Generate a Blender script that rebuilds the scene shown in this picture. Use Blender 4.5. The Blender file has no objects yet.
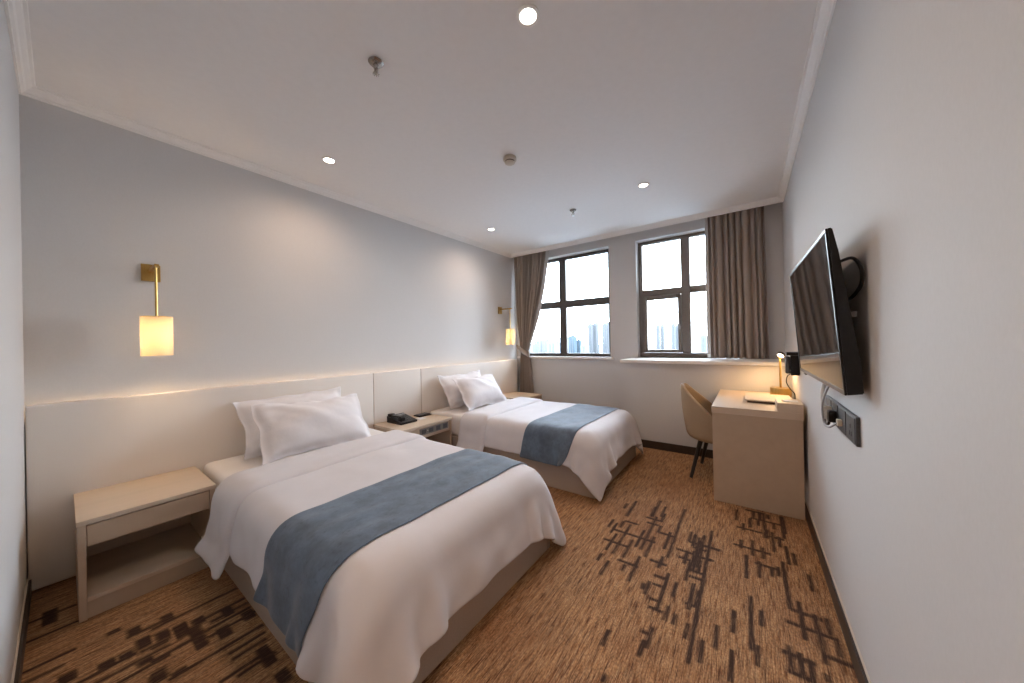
import bpy, bmesh, math, random
import numpy as np
from mathutils import Vector, Matrix

SC = bpy.context.scene
COL = SC.collection
PI = math.pi

# ------------------------------------------------------------------ camera
CAM_POS = Vector((3.086, 0.116, 1.244))
YAW, PITCH, ROLL, FPX = 0.626, 0.001, -0.020, 326.0
def cam_basis():
    f = Vector((-math.sin(YAW)*math.cos(PITCH), math.cos(YAW)*math.cos(PITCH), math.sin(PITCH)))
    r = Vector((math.cos(YAW), math.sin(YAW), 0)); u = r.cross(f)
    return r*math.cos(ROLL)+u*math.sin(ROLL), -r*math.sin(ROLL)+u*math.cos(ROLL), f
_r, _u, _f = cam_basis()
cam_data = bpy.data.cameras.new('camera'); cam = bpy.data.objects.new('camera', cam_data); COL.objects.link(cam)
cam_data.sensor_fit = 'HORIZONTAL'; cam_data.sensor_width = 36.0; cam_data.lens = 36.0*FPX/1024.0
cam_data.clip_start = 0.02; cam_data.clip_end = 6000
_m = Matrix((_r, _u, -_f)).transposed().to_4x4(); _m.translation = CAM_POS
cam.matrix_world = _m
SC.camera = cam

# ------------------------------------------------------------------ world, exposure
SKY = 14.0
w = bpy.data.worlds.new('sky'); SC.world = w; w.use_nodes = True
nt = w.node_tree; bg = nt.nodes['Background']
tc = nt.nodes.new('ShaderNodeTexCoord'); sx = nt.nodes.new('ShaderNodeSeparateXYZ'); rp = nt.nodes.new('ShaderNodeValToRGB')
nt.links.new(tc.outputs['Generated'], sx.inputs[0]); nt.links.new(sx.outputs['Z'], rp.inputs[0]); nt.links.new(rp.outputs[0], bg.inputs[0])
rp.color_ramp.elements[0].position = 0.0; rp.color_ramp.elements[0].color = (0.87, 0.94, 1.0, 1)
rp.color_ramp.elements[1].position = 0.9; rp.color_ramp.elements[1].color = (0.60, 0.77, 1.0, 1)
bg.inputs[1].default_value = SKY
vs = SC.view_settings
vs.view_transform = 'Standard'; vs.look = 'None'; vs.gamma = 1.0; vs.use_curve_mapping = False
vs.exposure = 0.52
try:
    SC.cycles.use_denoising = True
    SC.cycles.max_bounces = 10; SC.cycles.diffuse_bounces = 6; SC.cycles.transparent_max_bounces = 12
    SC.cycles.sample_clamp_indirect = 6.0
except Exception:
    pass
LED_W, SPOT_W, SCONCE_W, DESK_W = 0.8, 21.0, 23.0, 8.0
WARM = (1.0, 0.70, 0.42); SOFT = (1.0, 0.70, 0.48)

# ------------------------------------------------------------------ room numbers (metres)
W, WIN_Y, POCKET_Y, H, HC = 3.401, 4.53, 4.40, 2.65, 2.60
LEDGE_Y, LEDGE_X = 4.05, 1.88

# ------------------------------------------------------------------ material helpers
MATS = {}
def principled(name, col, rough=0.6, metal=0.0, **kw):
    m = bpy.data.materials.new(name); m.use_nodes = True
    b = m.node_tree.nodes['Principled BSDF']
    b.inputs['Base Color'].default_value = (*col, 1); b.inputs['Roughness'].default_value = rough; b.inputs['Metallic'].default_value = metal
    for k, v in kw.items(): b.inputs[k].default_value = v
    MATS[name] = m
    return m, m.node_tree, b
def mapping(nt, scale, coord='Object'):
    t = nt.nodes.new('ShaderNodeTexCoord'); mp = nt.nodes.new('ShaderNodeMapping'); mp.inputs['Scale'].default_value = scale
    nt.links.new(t.outputs[coord], mp.inputs[0]); return mp.outputs[0]
def noise(nt, vec, scale, detail=3, rough=0.5):
    n = nt.nodes.new('ShaderNodeTexNoise'); n.inputs['Scale'].default_value = scale; n.inputs['Detail'].default_value = detail; n.inputs['Roughness'].default_value = rough
    nt.links.new(vec, n.inputs['Vector']); return n.outputs[0]
def ramp(nt, fac, stops):
    r = nt.nodes.new('ShaderNodeValToRGB'); nt.links.new(fac, r.inputs[0]); e = r.color_ramp.elements
    e[0].position, e[0].color = stops[0][0], (*stops[0][1], 1); e[1].position, e[1].color = stops[-1][0], (*stops[-1][1], 1)
    for p, c in stops[1:-1]:
        k = e.new(p); k.color = (*c, 1)
    return r.outputs[0]
def mix(nt, fac, a, b, mode='MIX'):
    n = nt.nodes.new('ShaderNodeMix'); n.data_type = 'RGBA'; n.blend_type = mode
    for s, v in ((n.inputs[0], fac), (n.inputs[6], a), (n.inputs[7], b)):
        if isinstance(v, bpy.types.NodeSocket): nt.links.new(v, s)
        elif isinstance(v, (int, float)): s.default_value = v
        else: s.default_value = (*v, 1)
    return n.outputs[2]
def bump(nt, b, h, strength=0.2, dist=0.002):
    n = nt.nodes.new('ShaderNodeBump'); n.inputs['Strength'].default_value = strength; n.inputs['Distance'].default_value = dist
    nt.links.new(h, n.inputs['Height']); nt.links.new(n.outputs[0], b.inputs['Normal'])
def varied(name, c0, c1, rough, scale, stretch=(1,1,1), bmp=0.15, dist=0.002, metal=0.0, detail=4, **kw):
    m, nt, b = principled(name, c0, rough, metal, **kw)
    v = mapping(nt, stretch); n = noise(nt, v, scale, detail)
    nt.links.new(ramp(nt, n, [(0.3, c0), (0.7, c1)]), b.inputs['Base Color'])
    if bmp: bump(nt, b, n, bmp, dist)
    return m
M = {}
M['wall'] = varied('wallpaper', (.595,.585,.58), (.615,.605,.60), .75, 160, (1,1,.5), .06, .0008)
M['ceiling'] = varied('ceiling_paint', (.79,.775,.765), (.81,.795,.785), .85, 25, bmp=.03)
M['crown'] = varied('crown_paint', (.82,.80,.78), (.84,.82,.80), .6, 20, bmp=.02)
M['headboard'] = varied('cream_leatherette', (.78,.715,.65), (.81,.745,.68), .5, 300, bmp=.1, dist=.0006)
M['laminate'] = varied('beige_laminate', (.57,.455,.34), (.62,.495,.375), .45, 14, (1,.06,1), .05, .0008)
M['laminate_shaded'] = varied('beige_laminate_shaded', (.47,.355,.255), (.51,.39,.285), .45, 14, (1,.08,1), .05, .0008)  # darker copy of the laminate, shade on upright faces put into the colour
M['bedbase'] = varied('taupe_upholstery', (.38,.305,.245), (.42,.335,.27), .7, 220, bmp=.12, dist=.0008)
M['linen'] = varied('white_cotton', (.63,.605,.62), (.66,.635,.65), .8, 7, bmp=.2, dist=.010, **{'Sheen Weight':.15})
M['pillow'] = varied('white_pillowcase', (.75,.725,.735), (.78,.755,.765), .8, 9, bmp=.35, dist=.010, **{'Sheen Weight':.15})
M['sheet'] = varied('white_sheet', (.74,.71,.69), (.77,.74,.72), .8, 8, bmp=.08, dist=.004)
M['taupe_cloth'] = varied('taupe_curtain', (.31,.255,.215), (.35,.29,.25), .85, 400, (1,1,.3), .1, .0006, **{'Sheen Weight':.2})
M['lining'] = varied('pale_lining', (.55,.53,.51), (.60,.58,.56), .8, 300, bmp=.05)
M['skirting'] = varied('dark_skirting', (.035,.022,.016), (.045,.03,.022), .45, 20, bmp=.03)
M['cap'] = varied('pale_skirting_cap', (.55,.50,.42), (.6,.55,.47), .5, 20, bmp=0)
M['frame'] = varied('dark_window_aluminium', (.065,.06,.058), (.08,.074,.07), .4, 40, bmp=.02, metal=.3)
M['frame_lit'] = varied('lit_bronze_aluminium', (.17,.148,.13), (.19,.165,.145), .4, 40, bmp=.02, metal=.3)  # bronze lightened, daylight on this frame is put into the colour
M['brass'] = varied('brushed_brass', (.50,.32,.10), (.58,.38,.13), .3, 120, (1,1,.1), .05, .0004, metal=1.0)
M['black'] = varied('black_plastic', (.007,.007,.008), (.011,.011,.012), .28, 90, bmp=.02, dist=.0003, **{'Specular IOR Level':.3})
M['charcoal'] = varied('charcoal_plastic', (.05,.05,.055), (.065,.065,.07), .4, 90, bmp=.02, dist=.0004)
M['grey'] = varied('grey_plastic', (.28,.28,.29), (.33,.33,.34), .4, 60, bmp=0)
M['panel_grey'] = varied('warm_grey_panel', (.17,.155,.14), (.20,.18,.165), .4, 60, bmp=0)
M['white'] = varied('white_plastic', (.72,.71,.69), (.76,.75,.73), .4, 60, bmp=0)
M['cream'] = varied('cream_plastic', (.55,.50,.42), (.60,.55,.46), .45, 60, bmp=0)
M['chrome'] = varied('chrome', (.30,.285,.265), (.40,.38,.36), .22, 60, bmp=0, metal=1.0)
M['tan'] = varied('tan_leatherette', (.33,.235,.145), (.38,.275,.175), .5, 250, bmp=.1, dist=.0006)
M['screen'] = varied('tv_glass', (.005,.005,.007), (.006,.006,.008), .04, 3, bmp=0, **{'Specular IOR Level':.28})
M['black_wood'] = varied('black_wood', (.012,.010,.010), (.02,.017,.016), .4, 30, (1,1,.1), .04)
M['paper'] = varied('paper', (.70,.68,.66), (.74,.72,.70), .8, 30, bmp=0)
M['folder'] = varied('beige_folder', (.60,.51,.42), (.64,.55,.455), .5, 200, bmp=.06, dist=.0005)
M['brown'] = varied('dark_brown_leather', (.06,.035,.022), (.08,.045,.03), .5, 150, bmp=.06, dist=.0005)
M['ground'] = varied('hazy_city_ground', (.22,.23,.235), (.27,.28,.285), .9, .01, bmp=0)  # haze over the city is put into this pale colour

def runner_mat():
    m, nt, b = principled('blue_velvet', (.10,.15,.2), .75, 0, **{'Sheen Weight':.35, 'Sheen Roughness':.4})
    v = mapping(nt, (1,1,1)); n1 = noise(nt, v, 9, 6, .65); n2 = noise(nt, mapping(nt, (1,.5,1)), 42, 5, .75)
    c1 = ramp(nt, n1, [(.35,(.070,.098,.140)), (.65,(.118,.165,.228))])
    c2 = ramp(nt, n2, [(.28,(.55,.55,.55)), (.42,(.95,.95,.95)), (.7,(1.1,1.1,1.1))])
    nt.links.new(mix(nt, 1.0, c1, c2, 'MULTIPLY'), b.inputs['Base Color']); bump(nt, b, n2, .25, .002)
    return m
M['runner'] = runner_mat()
def carpet_mat():
    m, nt, b = principled('streaked_carpet', (.3,.18,.09), .95)
    fine = noise(nt, mapping(nt, (300,14,1)), 1.0, 3, .6); mid = noise(nt, mapping(nt, (85,7,1)), 1.0, 3, .6)
    big = noise(nt, mapping(nt, (1,1,1)), 2.2, 3, .55); tuft = noise(nt, mapping(nt, (1,.45,1)), 190, 2, .6)
    c = ramp(nt, mid, [(.36,(.095,.034,.012)), (.5,(.25,.112,.042)), (.64,(.42,.215,.090))])
    c = mix(nt, ramp(nt, fine, [(.42,(0,0,0)), (.66,(.8,.8,.8))]), c, (.58,.36,.19))
    c = mix(nt, ramp(nt, big, [(.45,(0,0,0)), (.70,(.55,.55,.55))]), c, (.23,.10,.042))
    c = mix(nt, 1.0, c, ramp(nt, tuft, [(.3,(.58,.56,.54)), (.7,(1.32,1.32,1.32))]), 'MULTIPLY')
    a = nt.nodes.new('ShaderNodeAttribute'); a.attribute_name = 'pattern'
    bars = nt.nodes.new('ShaderNodeMath'); bars.operation = 'MULTIPLY'; nt.links.new(a.outputs['Fac'], bars.inputs[0]); bars.use_clamp = True
    nt.links.new(ramp(nt, fine, [(.35,(1.25,1.25,1.25)), (.75,(.62,.62,.62))]), bars.inputs[1])
    nt.links.new(mix(nt, bars.outputs[0], c, (.034,.012,.005)), b.inputs['Base Color'])
    bump(nt, b, tuft, .5, .004)
    return m
M['carpet'] = carpet_mat()
def emit_mat(name, col, s):
    m = bpy.data.materials.new(name); m.use_nodes = True; nt = m.node_tree; nt.nodes.clear()
    e = nt.nodes.new('ShaderNodeEmission'); o = nt.nodes.new('ShaderNodeOutputMaterial'); e.inputs[0].default_value = (*col, 1); e.inputs[1].default_value = s
    nt.links.new(e.outputs[0], o.inputs[0]); return m
M['lamp_disc'] = emit_mat('lit_downlight', (1.0,.88,.72), 12.0)
M['led'] = emit_mat('lit_led_strip', WARM, 1.0)
M['bulb'] = emit_mat('lit_bulb', (1.0,.80,.50), 10.0)
def shade_mat():
    m = bpy.data.materials.new('lit_fabric_shade'); m.use_nodes = True; nt = m.node_tree; nt.nodes.clear()
    o = nt.nodes.new('ShaderNodeOutputMaterial'); t = nt.nodes.new('ShaderNodeBsdfTranslucent'); d = nt.nodes.new('ShaderNodeBsdfDiffuse'); x = nt.nodes.new('ShaderNodeMixShader')
    n = noise(nt, mapping(nt, (1,1,1)), 200, 2); c = ramp(nt, n, [(.3,(.50,.37,.20)), (.7,(.56,.42,.24))])
    nt.links.new(c, t.inputs[0]); d.inputs[0].default_value = (.85,.80,.70,1); x.inputs[0].default_value = .35
    nt.links.new(t.outputs[0], x.inputs[1]); nt.links.new(d.outputs[0], x.inputs[2]); nt.links.new(x.outputs[0], o.inputs[0]); return m
M['shade'] = shade_mat()
def glass_mat():
    m = bpy.data.materials.new('window_glass'); m.use_nodes = True; nt = m.node_tree; nt.nodes.clear()
    o = nt.nodes.new('ShaderNodeOutputMaterial'); t = nt.nodes.new('ShaderNodeBsdfTransparent'); g = nt.nodes.new('ShaderNodeBsdfGlossy'); x = nt.nodes.new('ShaderNodeMixShader')
    t.inputs[0].default_value = (.95,.97,.98,1); g.inputs['Roughness'].default_value = .02
    lw = nt.nodes.new('ShaderNodeFresnel'); lw.inputs[0].default_value = 1.3
    nt.links.new(lw.outputs[0], x.inputs[0]); nt.links.new(t.outputs[0], x.inputs[1]); nt.links.new(g.outputs[0], x.inputs[2]); nt.links.new(x.outputs[0], o.inputs[0]); return m
M['glass'] = glass_mat()
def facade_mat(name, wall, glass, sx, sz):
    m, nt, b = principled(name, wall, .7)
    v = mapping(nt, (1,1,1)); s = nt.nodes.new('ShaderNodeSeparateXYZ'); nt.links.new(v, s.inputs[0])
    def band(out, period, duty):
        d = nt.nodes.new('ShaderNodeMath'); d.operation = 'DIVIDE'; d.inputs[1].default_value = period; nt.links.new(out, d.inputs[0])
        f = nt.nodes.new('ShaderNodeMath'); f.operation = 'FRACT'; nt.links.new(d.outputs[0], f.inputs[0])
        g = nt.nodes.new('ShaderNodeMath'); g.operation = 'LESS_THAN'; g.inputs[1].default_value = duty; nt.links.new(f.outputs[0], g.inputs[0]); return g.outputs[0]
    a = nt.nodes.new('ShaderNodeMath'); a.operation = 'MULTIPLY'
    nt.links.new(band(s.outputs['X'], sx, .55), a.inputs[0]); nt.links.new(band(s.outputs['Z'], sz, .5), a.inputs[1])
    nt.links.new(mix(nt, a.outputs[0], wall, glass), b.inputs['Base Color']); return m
M['tower_pale'] = facade_mat('pale_tower_facade', (.085,.088,.09), (.067,.07,.074), 3.6, 3.2)  # wall and window tones kept close, distance haze painted into the facades
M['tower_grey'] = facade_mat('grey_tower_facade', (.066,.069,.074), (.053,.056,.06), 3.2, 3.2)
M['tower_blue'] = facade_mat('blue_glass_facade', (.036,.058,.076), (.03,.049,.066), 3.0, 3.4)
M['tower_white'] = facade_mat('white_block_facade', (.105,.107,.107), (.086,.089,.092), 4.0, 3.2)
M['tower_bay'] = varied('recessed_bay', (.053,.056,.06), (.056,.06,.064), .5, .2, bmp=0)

# ------------------------------------------------------------------ object helpers
ORG = {}
def label(o, lab=None, cat=None, group=None, kind=None):
    if lab: o['label'] = lab
    if cat: o['category'] = cat
    if group: o['group'] = group
    if kind: o['kind'] = kind
    return o
def thing(name, lab, cat, loc, group=None):
    o = bpy.data.objects.new(name, None); COL.objects.link(o); o.location = loc; o.empty_display_size = .05
    ORG[o.name] = Vector(loc); return label(o, lab, cat, group)
def link(name, me, mat, parent=None, smooth=False, origin=None):
    """mesh is in world coordinates; it is shifted to its thing's own origin"""
    if parent is not None: org = ORG[parent.name]
    else:
        if origin is None:
            co = np.empty(len(me.vertices)*3); me.vertices.foreach_get('co', co); co = co.reshape(-1,3)
            lo, hi = co.min(0), co.max(0); origin = ((lo[0]+hi[0])/2, (lo[1]+hi[1])/2, lo[2])
        org = Vector(origin)
    me.transform(Matrix.Translation(-org))
    for m_ in (mat if isinstance(mat, (list, tuple)) else [mat]): me.materials.append(m_)
    o = bpy.data.objects.new(name, me); COL.objects.link(o)
    if parent is not None: o.parent = parent
    else: o.location = org
    ORG[o.name] = org
    if smooth: me.polygons.foreach_set('use_smooth', [True]*len(me.polygons))
    return o
def bobj(name, bm, mat, parent=None, smooth=False, origin=None):
    bmesh.ops.recalc_face_normals(bm, faces=bm.faces[:])
    me = bpy.data.meshes.new(name); bm.to_mesh(me); bm.free()
    if smooth:
        try: me.set_sharp_from_angle(angle=math.radians(40))
        except Exception: pass
    return link(name, me, mat, parent, smooth, origin)
def struct(name, bm, mat, parent=None, smooth=False):
    o = bobj(name, bm, mat, parent, smooth)
    if parent is None: o['kind'] = 'structure'
    return o
def box(x0, x1, y0, y1, z0, z1, bev=0.0, seg=2, bm=None):
    own = bmesh.new()
    bmesh.ops.create_cube(own, size=1.0)
    for v in own.verts:
        v.co = Vector((x0+(v.co.x+.5)*(x1-x0), y0+(v.co.y+.5)*(y1-y0), z0+(v.co.z+.5)*(z1-z0)))
    if bev: bmesh.ops.bevel(own, geom=own.edges[:], offset=bev, segments=seg, profile=.6, affect='EDGES')
    if bm is None: return own
    return merge(bm, own)
def merge(dst, src, mat=None):
    if mat is not None: bmesh.ops.transform(src, matrix=mat, verts=src.verts[:])
    me = bpy.data.meshes.new('tmp'); src.to_mesh(me); src.free(); dst.from_mesh(me); bpy.data.meshes.remove(me); return dst
def lathe(profile, center=(0,0,0), axis='Z', n=28, cap=True):
    bm = bmesh.new(); rings = []
    for r, z in profile:
        if r < 1e-5: rings.append([bm.verts.new((0,0,z))])
        else: rings.append([bm.verts.new((r*math.cos(2*PI*k/n), r*math.sin(2*PI*k/n), z)) for k in range(n)])
    for a, b in zip(rings, rings[1:]):
        for k in range(n):
            k2 = (k+1) % n
            if len(a) == 1 and len(b) == 1: continue
            if len(a) == 1: bm.faces.new((a[0], b[k], b[k2]))
            elif len(b) == 1: bm.faces.new((a[k], a[k2], b[0]))
            else: bm.faces.new((a[k], a[k2], b[k2], b[k]))
    if cap:
        for g in (rings[0], rings[-1]):
            if len(g) > 2: bm.faces.new(g)
    R_ = {'Z': Matrix.Identity(4), 'X': Matrix.Rotation(PI/2, 4, 'Y'), 'Y': Matrix.Rotation(-PI/2, 4, 'X')}[axis]
    bmesh.ops.transform(bm, matrix=Matrix.Translation(center) @ R_, verts=bm.verts[:])
    return bm
def tube(pts, r, n=10, bm=None):
    pts = [Vector(p) for p in pts]; out = bmesh.new(); rings = []
    rr = r if isinstance(r, (list, tuple)) else [r]*len(pts)
    prev = None
    for i, p in enumerate(pts):
        t = (pts[min(i+1, len(pts)-1)]-pts[max(i-1, 0)]).normalized()
        a = t.cross(Vector((0,0,1)) if abs(t.z) < .95 else Vector((1,0,0))).normalized() if prev is None else (prev - t*prev.dot(t)).normalized()
        prev = a; b = t.cross(a)
        rings.append([out.verts.new(p + (a*math.cos(2*PI*k/n)+b*math.sin(2*PI*k/n))*rr[i]) for k in range(n)])
    for A, B in zip(rings, rings[1:]):
        for k in range(n): out.faces.new((A[k], A[(k+1) % n], B[(k+1) % n], B[k]))
    out.faces.new(rings[0]); out.faces.new(rings[-1])
    return out if bm is None else merge(bm, out)
def spline(ctrl, n=40):
    P = [Vector(c) for c in ctrl]; P = [P[0]*2-P[1]]+P+[P[-1]*2-P[-2]]; out = []
    seg = len(P)-3
    for k in range(n+1):
        s = k/n*seg; i = min(int(s), seg-1); t = s-i; a, b, c, d = P[i:i+4]
        out.append(.5*((2*b)+(c-a)*t+(2*a-5*b+4*c-d)*t*t+(3*b-a-3*c+d)*t**3))
    return out
def prism(poly, axis, a, b):
    """poly: (p,q) points; axis 'Y' -> (x,z) extruded along y, 'X' -> (y,z) along x"""
    bm = bmesh.new()
    mk = (lambda p, q, t: (p, t, q)) if axis == 'Y' else ((lambda p, q, t: (t, p, q)) if axis == 'X' else (lambda p, q, t: (p, q, t)))
    A = [bm.verts.new(mk(p, q, a)) for p, q in poly]; B = [bm.verts.new(mk(p, q, b)) for p, q in poly]
    bm.faces.new(A); bm.faces.new(B[::-1])
    for k in range(len(poly)): bm.faces.new((A[k], A[(k+1) % len(poly)], B[(k+1) % len(poly)], B[k]))
    return bm
def grid_mesh(name, P, close_j=False):
    """P: (ni, nj, 3) array -> mesh"""
    ni, nj = P.shape[:2]; me = bpy.data.meshes.new(name)
    idx = np.arange(ni*nj).reshape(ni, nj)
    q = np.stack([idx[:-1,:-1], idx[1:,:-1], idx[1:,1:], idx[:-1,1:]], -1).reshape(-1,4)
    if close_j: q = np.concatenate([q, np.stack([idx[:-1,-1], idx[1:,-1], idx[1:,0], idx[:-1,0]], -1)])
    me.vertices.add(ni*nj); me.vertices.foreach_set('co', P.reshape(-1).astype(np.float32))
    me.loops.add(q.size); me.loops.foreach_set('vertex_index', q.reshape(-1).astype(np.int32))
    me.polygons.add(len(q)); me.polygons.foreach_set('loop_start', np.arange(0, q.size, 4, dtype=np.int32))
    me.polygons.foreach_set('loop_total', np.full(len(q), 4, dtype=np.int32))
    me.update(calc_edges=True); me.validate(); return me
def solid(o, t, offset=1.0, sub=0):
    s = o.modifiers.new('thickness', 'SOLIDIFY'); s.thickness = t; s.offset = offset
    if sub:
        u = o.modifiers.new('smooth', 'SUBSURF'); u.levels = sub; u.render_levels = sub
    return o
def lamp(name, typ, loc, energy, col, parent=None, **kw):
    d = bpy.data.lights.new(name, typ); d.energy = energy; d.color = col
    for k, v in kw.items(): setattr(d, k, v)
    o = bpy.data.objects.new(name, d); COL.objects.link(o)
    if parent is not None: o.parent = parent; o.location = Vector(loc)-ORG[parent.name]
    else: o.location = loc
    return o
BARS_ALONG = [(2326,2537,2623),(2371,2436,2697),(2373,2439,2639),(2314,2236,2347),(2349,2180,2314),(2380,2271,2361),(2427,2142,2348),(2384,1993,2189),(2426,1982,2133),(2487,1983,2181),(2519,2122,2329),(2524,2523,2804),(2514,2523,2686),(2576,2562,2729),(2589,2494,2619),(2551,2110,2543),(2588,2058,2290),(2597,2349,2440),(2665,2193,2399),(2695,2122,2766),(2377,1877,1951),(2430,1848,1912),(2775,2353,2476),(2797,2316,2458),(2821,2119,2437),(2846,2134,2479),(2880,2155,2563),(2782,2118,2248),(2814,2111,2271),(2834,2123,2403),(2674,2017,2120),(2563,1941,2045),(2433,1778,1904),(2515,1873,1930),(2568,1813,2002),(2669,2003,2080),(2658,1773,1875),(2637,1799,1844),(2726,1703,1990),(2771,1828,1943),(2767,1666,1761),(2802,1664,1728),(2732,1483,1600),(2718,1431,1516),(2584,1394,1479),(2855,1619,1707),(2842,1787,1985),(2867,1823,1943),(2881,1506,2225),(2914,1534,1654),(2957,1638,1766),(2638,1255,1287),(2805,1981,2167),(2828,2087,2186),(2853,2087,2203),(3002,2799,2962),(3080,2744,2875),(3043,2682,2776),(3123,2795,2891),(3154,2652,3003),(3099,2874,2990),(3130,2896,3010),(3181,2931,2995),(3206,2801,2880),(3249,2709,3018),(3259,2779,3015),(3164,2657,2773),(3190,2515,2751),(3220,2592,2715),(2847,2176,2467),(3031,2457,2550),(3090,2409,2582),(3136,2409,2527),(3248,2427,2620),(3278,2441,2558),(3060,2174,2395),(3117,2217,2368),(3170,2262,2353),(3198,2286,2372),(3223,2193,2437),(3323,2268,2384),(3077,1710,2043),(3016,1761,1899),(3115,1867,1968),(2957,1643,1768),(3098,1642,1748),(3014,1517,1667),(2916,1539,1652),(3224,2048,2245),(3256,1888,2128),(3307,1799,2072),(3344,1978,2076),(3360,1866,1970),(3199,1679,1819),(3229,1676,1803),(3259,1692,1789),(3299,1713,1749),(3324,2249,2325),(399,7,147),(567,9,153),(790,10,137),(868,13,108),(1036,122,281),(1094,166,369),(1162,217,361),(896,268,399),(1047,291,379),(923,336,631),(1064,319,370),(1041,488,635),(1092,498,636),(1138,389,484),(1141,313,437),(1133,480,633),(1188,472,641),(1306,339,634),(1360,498,626),(1400,503,616),(1474,448,575),(1505,494,614)]
BARS_ACROSS = [(2372,2380,2470),(2230,2344,2608),(2095,2334,2493),(2501,2490,2597),(2437,2510,2586),(2357,2610,2688),(1950,2468,2579),(2050,2618,2705),(2239,2723,2810),(2167,2743,2807),(2357,2771,2935),(2309,2797,2881),(2235,2888,2912),(1948,2472,2579),(2049,2617,2705),(1935,2662,2734),(1868,2672,2714),(1760,2679,2739),(1704,2689,2750),(1554,2696,2737),(2032,2801,2890),(1824,2822,2880),(2081,2803,2890),(2996,3053,3162),(2883,3082,3236),(2706,3008,3138),(2477,2995,3171),(2341,3095,3196),(2362,2834,2937),(2229,2848,2903),(2690,3151,3245),(2052,3224,3330),(1960,3200,3366),(1774,3174,3276),(1689,3185,3266),(1844,3308,3416),(71,353,486),(238,783,813),(291,841,893),(308,951,1027),(208,985,1034),(258,997,1041),(362,975,1037),(389,861,915),(116,939,997),(299,1106,1137),(317,1226,1284),(389,869,916),(362,978,1037),(414,986,1093),(470,1007,1064),(448,1057,1233),(562,1034,1113),(521,1168,1246),(613,1148,1219),(370,1280,1312),(321,1213,1285),(587,1432,1557),(593,1614,1685)]

# ================================================================== THE SETTING
def build_floor():
    x0, x1, y0, y1, d = -.05, 3.45, -2.25, 4.75, .009
    xs = np.arange(x0, x1+d, d); ys = np.arange(y0, y1+d, d)
    X, Y = np.meshgrid(xs, ys, indexing='ij'); mask = np.zeros_like(X)
    def stamp(ax0, ax1, ay0, ay1):
        i0, i1 = int((ax0-x0)/d)-3, int((ax1-x0)/d)+4; j0, j1 = int((ay0-y0)/d)-3, int((ay1-y0)/d)+4
        i0, j0 = max(i0, 0), max(j0, 0)
        xx, yy = X[i0:i1, j0:j1], Y[i0:i1, j0:j1]
        inside = np.minimum(np.minimum(xx-ax0, ax1-xx), np.minimum(yy-ay0, ay1-yy))
        mask[i0:i1, j0:j1] = np.maximum(mask[i0:i1, j0:j1], np.clip((inside+.005)/.007, 0, 1))
    for x, a, b in BARS_ALONG: stamp(x/1000-.0080, x/1000+.0080, a/1000, b/1000)
    for y, a, b in BARS_ACROSS:
        h = .0095 if y > 1000 else .020
        stamp(a/1000, b/1000, y/1000-h, y/1000+h)
    P = np.stack([X, Y, np.zeros_like(X)], -1); me = grid_mesh('floor', P)
    at = me.attributes.new('pattern', 'FLOAT', 'POINT'); at.data.foreach_set('value', mask.reshape(-1).astype(np.float32))
    o = link('floor', me, M['carpet'], None, False, (0,0,0)); o['kind'] = 'structure'
    if me.polygons[0].normal.z < 0: me.flip_normals()
build_floor()

struct('ceiling', box(-.12, 3.52, 0, POCKET_Y, H, 2.90), M['ceiling'])
struct('ceiling_pocket', box(-.12, 3.52, POCKET_Y, 4.78, 2.90, 3.0), M['ceiling'])
struct('ceiling_entry', box(2.23, 3.52, -2.32, 0, 2.45, 2.90), M['ceiling'])
struct('wall_left', box(-.12, 0, -.12, 4.78, 0, 2.90), M['wall'])
struct('wall_right', box(W, W+.12, -2.32, 4.78, 0, 2.90), M['wall'])
struct('wall_front', box(0, 2.35, -.12, 0, 0, H), M['wall'])
struct('wall_entry', box(2.23, 2.35, -2.2, -.12, 0, 2.45), M['wall'])
struct('wall_entry_end', box(2.23, W, -2.32, -2.2, 0, 2.45), M['wall'])
bm = box(0, W, WIN_Y, 4.78, 0, 1.005)
for b in ((0, W, 2.528, 2.90), (0, .06, 1.005, 2.528), (1.56, 1.918, 1.005, 2.528), (3.05, W, 1.005, 2.528)):
    box(b[0], b[1], WIN_Y, 4.78, b[2], b[3], bm=bm)
struct('wall_back', bm, M['wall'])
struct('wall_back_ledge', box(LEDGE_X, W, LEDGE_Y, WIN_Y, 0, .968), M['wall'])
label(bpy.data.objects['wall_back_ledge'], 'boxed out lower wall under the right window')

d_ = thing('door_1', 'plain wooden room door at the end of the entry', 'door', (2.85, -2.19, 0)); d_['kind'] = 'structure'; del d_['category']
bobj('door_leaf', box(2.45, 3.25, -2.195, -2.16, 0.01, 2.05, .004), M['laminate'], d_)
bobj('door_handle', tube([(2.55,-2.16,1.0),(2.55,-2.11,1.0),(2.67,-2.11,1.0)], .009), M['chrome'], d_)

def crown(s):
    return [(0,2.60),(s*.008,2.60),(s*.010,2.609),(s*.018,2.613),(s*.024,2.624),(s*.036,2.634),(s*.040,2.642),(s*.050,2.644),(s*.052,2.65),(0,2.65)]
struct('trim_1', prism([(x, z) for x, z in crown(1)], 'Y', 0, POCKET_Y-.02), M['crown'])
struct('trim_2', prism([(W+x, z) for x, z in crown(-1)], 'Y', -.0, POCKET_Y-.02), M['crown'])
struct('trim_3', prism([(y, z) for y, z in crown(1)], 'X', 0, 2.35), M['crown'])
struct('trim_4', prism([(POCKET_Y+y, z) for y, z in crown(-1)] , 'X', 0, W), M['crown'])
for n_, c_ in (('trim_1','pale crown moulding above the headboard wall'), ('trim_2','pale crown moulding above the television wall'),
               ('trim_3','pale crown moulding above the near wall'), ('trim_4','pale crown moulding along the curtain pocket')):
    bpy.data.objects[n_]['label'] = c_
def skirting(name, bm1, bm2):
    o = struct(name, bm1, M['skirting']); c = bobj('top_cap', bm2, M['cap'], o); return o
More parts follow.
